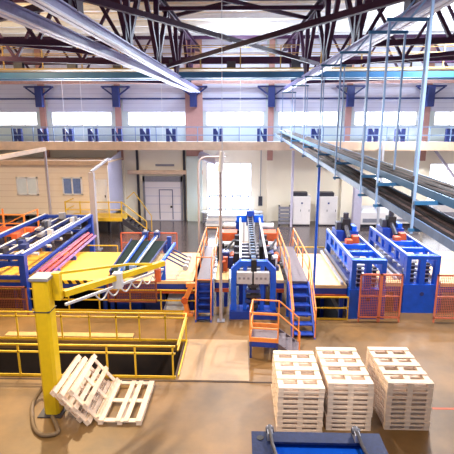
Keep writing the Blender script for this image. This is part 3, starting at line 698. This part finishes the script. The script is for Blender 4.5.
# ------------------------------------------------------------------ pallets
PW, PL, PH = 1.05, 1.72, .122
def make_pallet(loc, lab, grp):
    t = thing('wooden_pallet', lab, 'pallet', loc, grp); x, y, z = loc
    for i in range(5):
        yy = y + (PL - .165) * i / 4; MB().box(x, x + PW, yy, yy + .165, z + PH - .026, z + PH - .004).build('deck_board', wood, t)
    for a in (0, (PW - .13) / 2, PW - .13):
        MB().box(x + a, x + a + .13, y + .004, y + PL - .004, z + .024, z + PH - .0265).build('stringer', wood, t)
    for yy in (0, (PL - .14) / 2, PL - .14): MB().box(x, x + PW, y + yy, y + yy + .14, z, z + .0235).build('bottom_board', wood, t)
    return t
NP = 10; pr = None
cnt = ['topmost', 'second from top', 'third from top', 'fourth from top', 'fifth from top', 'sixth from top', 'fourth from bottom', 'third from bottom', 'second from bottom', 'bottom']
for (x, y, nm, top) in ((.9, 8.95, 'leftmost', 10), (2.08, 9.15, 'middle', 10), (3.46, 9.2, 'rightmost', 10)):
    for k in range(top):
        lab = 'white pallet, %s in the %s of the three tall stacks' % ((cnt[-1 - k] if k < 4 else ['topmost', 'second from top', 'third from top', 'fourth from top', 'fifth from top', 'sixth from top'][top - 1 - k]), nm)
        loc = (x + random.uniform(-.012, .012), y + random.uniform(-.015, .015), .1245 * k)
        if pr is None: pr = make_pallet(loc, lab, 'stacked white pallets')
        else: copy_tree(pr, loc, lab)
def make_slat_pallet(loc, lab):
    t = thing('wooden_pallet', lab, 'pallet', loc, 'loose white pallets'); x, y, z = loc
    for a, w_ in ((0, .14), (.42, .12), (.62, .12), (.91, .14)): MB().box(x + a, x + a + w_, y, y + PL, z + .098, z + .122).build('deck_board', wood, t)
    for yy in (0, .79, PL - .13): MB().box(x + .004, x + PW - .004, y + yy, y + yy + .13, z + .074, z + .0975).build('cross_board', wood, t)
    for a in (0, .465, .93):
        for yy in (0, .79, PL - .13): MB().box(x + a, x + a + .12, y + yy + .005, y + yy + .125, z + .024, z + .0735).build('block', wood, t)
    for a in (0, .465, .93): MB().box(x + a, x + a + .12, y, y + PL, z, z + .0235).build('bottom_board', wood, t)
    return t
sp = make_slat_pallet((-3.38, 9.2, 0), 'white pallet lying flat on the floor beside the leaning ones')
TH = math.radians(50)
for k, nm in enumerate(('white pallet leaning innermost against the yellow crane post', 'white pallet leaning between two others by the crane post', 'white pallet leaning outermost, nearest the flat pallet')):
    o = copy_tree(sp, (-3.73 + .21 * k, 9.12 + (.1, 0, .14)[k], .01), nm, (0, math.pi + TH, 0)); o.location.z = .01 + .122 * math.cos(TH)
    # flipped so that the deck looks up and away from the post
    o.rotation_euler = (0, -(math.pi - TH) + math.pi * 0, 0)
# ------------------------------------------------------------------ mobile step platform
t = thing('step_platform', 'low orange railed step platform in front of the middle machine', 'platform', (.35, 12.5, 0))
pz = .55
MB().box(.35, 1.3, 12.5, 13.5, pz - .06, pz).build('deck', tread, t)
MB().box(.33, 1.32, 12.46, 12.5, pz - .16, pz).build('edge_beam', blue2, t); MB().box(.33, 1.32, 13.5, 13.54, pz - .16, pz).build('edge_beam', blue2, t)
for x in (.38, 1.27):
    for y in (12.49, 13.51): MB().bar((x, y, 0), (x, y, pz), .07).build('leg', navy, t)
for i in range(3): MB().box(1.32 + .24 * i, 1.57 + .24 * i, 12.52, 13.48, pz - .14 * (i + 1) - .03, pz - .14 * (i + 1)).build('tread', tread, t)
for y in (12.48, 13.52):
    MB().hexa([(1.3, y - .02, pz - .16), (2.0, y - .02, 0), (2.0, y + .02, 0), (1.3, y + .02, pz - .16), (1.3, y - .02, pz), (2.1, y - .02, .06), (2.1, y + .02, .06), (1.3, y + .02, pz)]).build('stringer', tread, t)
    MB().path([(.35, y, pz + .95), (1.3, y, pz + .95), (2.03, y, .95), (2.03, y, .05)], .025, 8).build('handrail', orange, t)
    MB().bar((.35, y, pz + .45), (1.3, y, pz + .45), .04).build('mid_rail', orange, t)
    MB().box(.35, 1.3, y - .015, y + .015, pz, pz + .14).build('toe_board', orange, t)
    for x in (.35, 1.3): MB().bar((x, y, pz), (x, y, pz + .96), .045).build('rail_post', orange, t)
for z in (.45, .95): MB().bar((.35, 12.48, pz + z), (.35, 13.52, pz + z), .045).build('end_rail', orange, t)
MB().box(.335, .365, 12.48, 13.52, pz, pz + .14).build('toe_board', orange, t)
t.rotation_euler = (0, 0, math.radians(-6)); t.scale = (.9, 1, 1)

# ------------------------------------------------------------------ near blue hopper
t = thing('steel_hopper', 'dark blue steel machine hopper with clamps at the bottom photo edge', 'machine', (1.6, 7.2, 0))
x0, x1, y0, y1, z = .27, 2.83, 6.3, 7.78, 1.0
MB().box(x0 + .1, x1 - .1, y1 - .14, y1 - .06, 0, z - .05).build('back_wall', bluenear, t); MB().box(x0 + .1, x1 - .1, y0 + .06, y0 + .14, 0, z - .05).build('front_wall', bluenear, t)
MB().box(x0 + .06, x0 + .14, y0 + .1, y1 - .1, 0, z - .05).build('side_wall', bluenear, t); MB().box(x1 - .14, x1 - .06, y0 + .1, y1 - .1, 0, z - .05).build('side_wall', bluenear, t)
b = MB(); b.box(x0, x1, y1 - .3, y1, z - .05, z); b.box(x0, x1, y0, y0 + .3, z - .05, z); b.box(x0, x0 + .42, y0 + .3, y1 - .3, z - .05, z); b.box(x1 - .42, x1, y0 + .3, y1 - .3, z - .05, z)
b.build('top_flange', bluenear, t)
MB().box(x0 + .15, x1 - .15, y0 + .15, y1 - .15, .78, .84).build('inner_floor', blue, t)
MB().tube((x0 + .17, y1 - .2, z), (x0 + .17, y1 - .2, z + .012), .07, 16).build('bolt_hole', black, t)
for x in (x0 + .36, x1 - .5):
    MB().box(x - .05, x + .05, y1 - .28, y1 - .02, z, z + .16).build('clamp', grey, t); MB().path([(x, y1 - .02, z + .15), (x, y1 - .2, z + .17), (x + .03, y1 - .5, z + .1), (x + .1, y1 - .8, z + .04), (x + .1, y1 - .85, z)], .035, 8).build('clamp_arm', dkgrey, t)
    MB().tube((x - .08, y1 - .1, z + .12), (x + .08, y1 - .1, z + .12), .06, 10).build('clamp_pin', dkgrey, t)

# ------------------------------------------------------------------ overhead cable trays
def tz(y): return 5.42 + (y - 5.8) * (1.16 / 28.2)
def tx(y): return -(y - 4.8) * .017
def tray(lab, x0, x1, dz0, y0, y1, cab):
    t = thing('cable_tray', lab, 'cable tray', ((x0 + x1) / 2, (y0 + y1) / 2, tz(y0) + dz0), 'hanging cable trays')
    A = lambda x, y, z: (x + tx(y), y, tz(y) + dz0 * (1 - .45 * (y - 4.8) / 26) + z)
    MB().hexa([A(x0, y0, 0), A(x1, y0, 0), A(x1, y1, 0), A(x0, y1, 0), A(x0, y0, .04), A(x1, y0, .04), A(x1, y1, .04), A(x0, y1, .04)]).build('tray_floor', grey, t)
    for x in (x0, x1): MB().bar(A(x, y0, .065), A(x, y1, .065), .03, .13).build('side_rail', traym if cab else teal, t)
    n = 6
    for i in range(n):
        x = x0 + .08 + (x1 - x0 - .16) * i / (n - 1); pts = []
        for j in range(30):
            y = y0 + .05 + (y1 - y0 - .1) * j / 29; pts.append(V(A(x + random.uniform(-.03, .03), y, .085 + random.uniform(0, .03))))
        MB().path(pts, .04, 5).build('cable', cablem if i % 2 else black, t)
tray('lower hanging cable tray with pale side and loose cables', 2.82, 3.42, 0, 4.8, 31.0, True)
tray('upper hanging cable tray with teal side, right of the lower tray', 3.12, 3.72, .42, 4.8, 31.0, False)
HY = [6.9, 8.7, 9.8, 12.3, 14.8, 18.0, 21.8, 26]
proto = None
for i, y in enumerate(HY):
    lab = ['nearest hanger frame of the cable trays, cut by the top edge', 'second nearest hanger frame of the cable trays', 'third nearest hanger frame of the cable trays', 'fourth nearest hanger frame of the cable trays', 'fifth nearest hanger frame of the cable trays', 'sixth nearest hanger frame of the cable trays', 'second farthest hanger frame of the cable trays', 'farthest hanger frame of the cable trays'][i]
    t = thing('tray_hanger', lab, 'hanger', (3.12, y, tz(y)), 'cable tray hanger frames')
    zt = 8.9; zl = tz(y)
    dx = tx(y)
    for x in (2.77 + dx, 3.47 + dx): MB().bar((x, y, zl - .12), (x, y, zt), .036, .036).build('hanger_rod', bluerail, t)
    MB().bar((2.72 + dx, y, zt), (3.52 + dx, y, zt), .05, .06).build('top_bar', teal, t)
    MB().bar((2.72 + dx, y, zl - .06), (3.52 + dx, y, zl - .06), .045, .05).build('lower_bar', teal, t); MB().bar((2.75 + dx, y - .06, zl + .4 - .19 * (y - 4.8) / 26), (3.78 + dx, y - .06, zl + .4 - .19 * (y - 4.8) / 26), .05, .06).build('upper_bar', teal, t)
    MB().bar((3.12 + dx, y, zt), (3.6 + dx, y, 9.5), .035).build('strut', bluerail, t)
# slender upright poles
t = thing('tray_pole', 'thin blue pole holding the cable trays, right of the stile', 'pole', (2.7, 15.1, 0))
MB().tube((2.7, 15.1, 0.02), (2.7, 15.1, tz(15.1) - .02), .045, 10).build('pole', blue, t); MB().box(2.63, 2.85, 14.98, 15.22, 0, .03).build('base_plate', navy, t)
t = thing('service_pole', 'tall pale service pole beside the left stile', 'pole', (-.66, 15.1, 0))
MB().tube((-.66, 15.1, 0.02), (-.66, 15.1, 5.55), .055, 12).build('pole', tanpost, t); MB().box(-.8, -.52, 14.96, 15.24, 0, .03).build('base_plate', grey, t)
MB().tube((-.66, 15.1, 5.5), (-.6, 15.1, 6.2), .1, 10, .07).build('head_fitting', white, t); MB().tube((-.6, 15.1, 6.2), (-.6, 15.1, 12.5), .012, 5).build('cable', lgrey, t)

t = thing('bent_pipe', 'white pipe rising from floor and bending right below gallery', 'pipe', (-2.0, 21.3, 0))
pts = [V((-2.0, 21.3, 0))] + [V((-2.0, 21.3, z)) for z in (2, 4, 5.0)] + [V((-2.0 + .4 * (1 - math.cos(a)), 21.3, 5.2 + .4 * math.sin(a))) for a in (.4, .8, 1.2, 1.57)] + [V((-.9, 21.3, 5.6)), V((-.7, 21.3, 5.6))]
MB().path(pts, .055, 10).build('pipe', tanpost, t, smooth=True); MB().box(-2.12, -1.88, 21.18, 21.42, 0, .04).build('flange', grey, t)
t = thing('air_duct', 'pale lavender duct elbow under the gallery by the big window', 'duct', (-2.0, 32.2, 4.9))
MB().tube((-2.9, 32.5, 5.0), (-1.6, 31.9, 4.55), .3, 14, .26).build('duct', offside, t); MB().tube((-1.6, 31.9, 4.55), (-1.35, 31.8, 5.5), .28, 14, .18).build('elbow', white, t)
for i, px in enumerate((66, 84, 163, 222, 240, 302)):
    p = at(px, 140, 30.2); tag(MB().tube((p.x, 30.2, 6.1 if i != 3 else 6.3), (p.x, 30.2, 13.0), .014, 5).build('drop_wire', white), 'thin white wire hanging from roof before the gallery, %s from left' % ORD[i], 'wire', 'thin hanging wires')
for i, (px, y0, Yv, top) in enumerate(((377, 228, 27, 5.9), (290, 225, 30.5, 5.4))):
    p = gz(px, y0, 0); q = (p.x, Yv if False else p.y)
    tag(MB().bar((q[0], min(q[1], 31), 0), (q[0], min(q[1], 31), top), .16).build('steel_post', lgrey if i == 0 else offside), ['pale steel post behind the left blue gantry', 'lavender steel post beside the left white cabinet'][i], 'post')

# ------------------------------------------------------------------ back of the hall
def cabinet(lab, px0, px1, ytop):
    a = gz(px0, 224.5, 0); c = gz(px1, 224.5, 0); y = 31.4
    x0 = at(px0, 210, y).x; x1 = at(px1, 210, y).x
    t = thing('control_cabinet', lab, 'cabinet', ((x0 + x1) / 2, y, 0), 'white control cabinets')
    MB().box(x0, x1, y, y + .8, .08, 2.15).build('body', cabm, t, .02); MB().box(x0 + .04, x1 - .04, y + .05, y + .75, 0, .08).build('plinth', dkgrey, t)
    xm = (x0 + x1) / 2
    for (u, v) in ((x0 + .03, xm - .01), (xm + .01, x1 - .03)):
        d = MB().box(u, v, y - .02, y - .001, .14, 2.08).build('door', cabm, t); MB().box(v - .1, v - .06, y - .04, y - .021, 1.05, 1.2).build('handle', dkgrey, d)
    MB().box(x0 - .03, x1 - .25, y + .05, y + .75, 2.15, 2.42).build('cooling_unit', dkgrey, t)
    MB().box(xm - .06, xm + .06, y - .035, y - .021, 1.6, 1.72).build('badge', navy, t)
cabinet('white control cabinet on the left, against the back wall', 293, 310.5, 193)
cabinet('white control cabinet on the right, against the back wall', 319.5, 337, 195)
t = thing('slatted_crate', 'grey slatted crate left of the white cabinets', 'crate', (3.0, 31.6, 0))
x0 = at(278, 220, 31.6).x; x1 = at(291, 220, 31.6).x
for i in range(5): MB().box(x0, x1, 31.3, 31.36, .12 + i * .27, .32 + i * .27).build('slat', grey, t)
for x in (x0 + .05, x1 - .13): MB().box(x, x + .08, 31.36, 32.0, 0, 1.42).build('post', dkgrey, t)
t = thing('wrapped_bale', 'white wrapped bale behind the middle machine', 'bale', (.3, 26.5, 0))
MB().box(-.02, .92, 26, 27.1, .14, 1.75).build('bale', white, t, .06); MB().box(-.05, .95, 25.95, 27.15, 0, .13).build('base', board, t)
for x in (.25, .65): MB().box(x, x + .05, 25.985, 26.0, .2, 1.7).build('strap', grey, t)
t = thing('board_stack', 'low stack of pale boards under the big window', 'boards', (-1.2, 31, 0))
for i in range(4): MB().box(-2.4 + .05 * i, -.2 + .03 * i, 30.4, 31.6, .14 + .2 * i, .32 + .2 * i).build('board', [cabm, lgrey][i % 2], t)
for y in (30.6, 31.3): MB().box(-2.3, -.3, y, y + .12, 0, .13).build('bearer', board, t)
t = thing('steel_bench', 'long grey workbench below the big window', 'bench', (-.6, 32.3, 0))
MB().box(-2.8, 1.7, 31.9, 32.7, .78, .86).build('top', lgrey, t)
for x in (-2.7, -.6, 1.5): MB().box(x - .05, x + .05, 31.95, 32.65, 0, .78).build('leg', grey, t)
for i in range(4): MB().box(-2.75, 1.65, 31.93, 31.96, .12 + .16 * i, .2 + .16 * i).build('slat', grey, t)
t = thing('wall_box', 'small dark wall switch box right of the big window', 'switch box', (1.6, 32.9, 1.4))
MB().box(1.42, 1.72, 32.8, 33, 1.2, 1.9).build('box', dkgrey, t); MB().tube((1.57, 32.93, 1.9), (1.57, 32.93, 5.4), .03, 6).build('conduit', grey, t)
t = thing('gallery_column', 'lavender pillar behind the left blue gantry', 'pillar', (8.3, 29.8, 0))
p = gz(356, 231, 0); MB().box(p.x - .26, p.x + .26, p.y, p.y + .5, 0, 3.0).build('shaft', offside, t, .01); t.location = (p.x, p.y + .25, 0)
for c in [c for c in COL.objects if c.parent == t]: c.location = -(V(t.location) - V((8.3, 29.8, 0)))
def packmach(lab, px0, px1, yb, h, d):
    a = gz(px0, yb, 0); c = gz(px1, yb, 0); y = a.y
    t = thing('packing_machine', lab, 'machine', ((a.x + c.x) / 2, y, 0), 'grey machines at the back right')
    x0, x1 = a.x, at(px1, yb, y).x
    MB().box(x0, x1, y, y + d, .25, h).build('body', cabm, t, .03); MB().box(x0 + .1, x1 - .1, y + .1, y + d - .1, 0, .25).build('base', dkgrey, t)
    MB().box(x0 + .15, x1 - .15, y - .02, y - .001, .4, h * .62).build('panel', grey, t); MB().hexa([(x0, y, h), (x1, y, h), (x1, y + d, h), (x0, y + d, h), (x0 + .2, y + .3, h + .25), (x1 - .2, y + .3, h + .25), (x1 - .2, y + d, h + .25), (x0 + .2, y + d, h + .25)]).build('hood', lgrey, t)
packmach('pale grey packing machine just behind the two gantries', 360, 392, 228, 1.1, 1.6)
packmach('pale grey packing machine near the second gantry, middle one', 394, 421, 227, .95, 1.4)
packmach('pale grey packing machine at the far right photo edge', 424, 460, 222, 1.25, 1.0)
t = thing('roller_table', 'dark roller table left of the packing machines', 'roller table', (7.4, 27, 0))
p = gz(353, 231, 0); x = p.x - .3
MB().bar((13.2, 32.3, 2.2), (15.6, 32.3, 5.4), .14).build('x', navy, None) if False else None
COL.objects.unlink(t); bpy.data.objects.remove(t)
p = at(435, 150, 32.6); q = at(458, 182, 32.6)
tag(MB().bar(p, q, .16).build('wall_brace', offside), 'lavender diagonal brace on the back wall at the far right', 'brace')
proto = None
for i, x in enumerate((-17.6, -15.9, -14.0, -12.4)):  # dark crates added to deepen the shade and suggest clutter under the office
    lab = ORD[i] + ' added dark shade crate from the left below the office front'
    if proto is None:
        proto = thing('shade_crate', lab, 'crate', (x, 28.2, 0), 'added dark crates below the office')
        MB().box(x - .65, x + .65, 27.7, 28.6, .12, .85).build('body', navy, proto, .02); MB().box(x - .68, x + .68, 27.67, 28.63, .85, .93).build('lid', dkgrey, proto)
        for a in (-.5, .38): MB().box(x + a, x + a + .12, 27.7, 28.6, 0, .12).build('runner', black, proto)
    else: copy_tree(proto, (x, 28.2, 0), lab)
railing('rear_railing', 'thin yellow railing behind the table right of the stile', [(2.7, 20.6, 0), (4.1, 20.6, 0)], [(2.7, 20.6, 0), (4.1, 20.6, 0)], 1.35, (1.35, .8), toe=False)
railing('rear_railing', 'thin yellow railing behind the yellow boarded table', [(-8.0, 20.6, 0), (-5.95, 20.6, 0)], [(-8.0, 20.6, 0), (-5.95, 20.6, 0)], 1.35, (1.35, .8), toe=False)
# floor markings
tag(MB().box(4.95, 9.5, 10.03, 10.1, 0, .004).build('floor_marking', mat('red floor paint', (224, 104, 64), .6)), 'thin orange red line painted on floor right of pallet stacks', 'floor marking')
t = thing('floor_plate', 'tan steel cover plate on floor right of the pit', 'floor plate', (-.5, 12.2, 0))
MB().box(-1.7, .3, 11.15, 13.6, 0, .02).build('plate', mat('tan cover plate', (166, 138, 108), .5, amt=.1, scale=1.5), t)

# ------------------------------------------------------------------ light
w = bpy.data.worlds.new('world'); SC.world = w; w.use_nodes = True
w.node_tree.nodes['Background'].inputs[0].default_value = (.70, .80, 1.0, 1); w.node_tree.nodes['Background'].inputs[1].default_value = .42
def lamp(loc, power, col, r=.25, spot=True):
    l = bpy.data.lights.new('hall_and_fill_lamp', 'SPOT' if spot else 'POINT'); l.energy = power; l.color = col; l.shadow_soft_size = r
    if spot: l.spot_size = math.radians(150); l.spot_blend = .6
    o = bpy.data.objects.new('hall_and_fill_lamp', l); o.location = loc; COL.objects.link(o); return o
warm = (1.0, .78, .46); neut = (1.0, .95, .90); cool = (.70, .83, 1.0)
lamp((-7.0, 15.5, 9.25), 3800, warm, .15); lamp((6.5, 15.5, 9.25), 3400, neut, .15); lamp((-6, 5.0, 10), 1900, warm); lamp((2.5, 3.5, 10), 2000, neut)  # last two, on the camera side, are added frontal fill
lamp((.3, 20, 9.25), 2300, neut, .15); lamp((11.5, 27, 9.25), 1800, neut)
lamp((-13, 20, 10.6), 1100, warm, .5, False); lamp((0, 27.5, 12.2), 750, cool, .4, False); lamp((11, 23, 11.6), 2500, cool, .4, False)  # point lamps added to brighten and tint the roof from below
def win_light(x, z, sx, sz, power):
    l = bpy.data.lights.new('window_daylight', 'AREA'); l.shape = 'RECTANGLE'; l.size = sx; l.size_y = sz; l.energy = power; l.color = (.80, .88, 1.0)
    o = bpy.data.objects.new('window_daylight', l); o.location = (x, YB - .35, z); o.rotation_euler = (-math.pi / 2, 0, 0); COL.objects.link(o)
for (x0, x1, z0, z1) in wins[1:6]: win_light((x0 + x1) / 2, (z0 + z1) / 2, x1 - x0, z1 - z0, 420)
win_light(-.8, 2.6, 3.2, 3.5, 500)
for o in COL.objects:
    if '_w' in o: del o['_w']
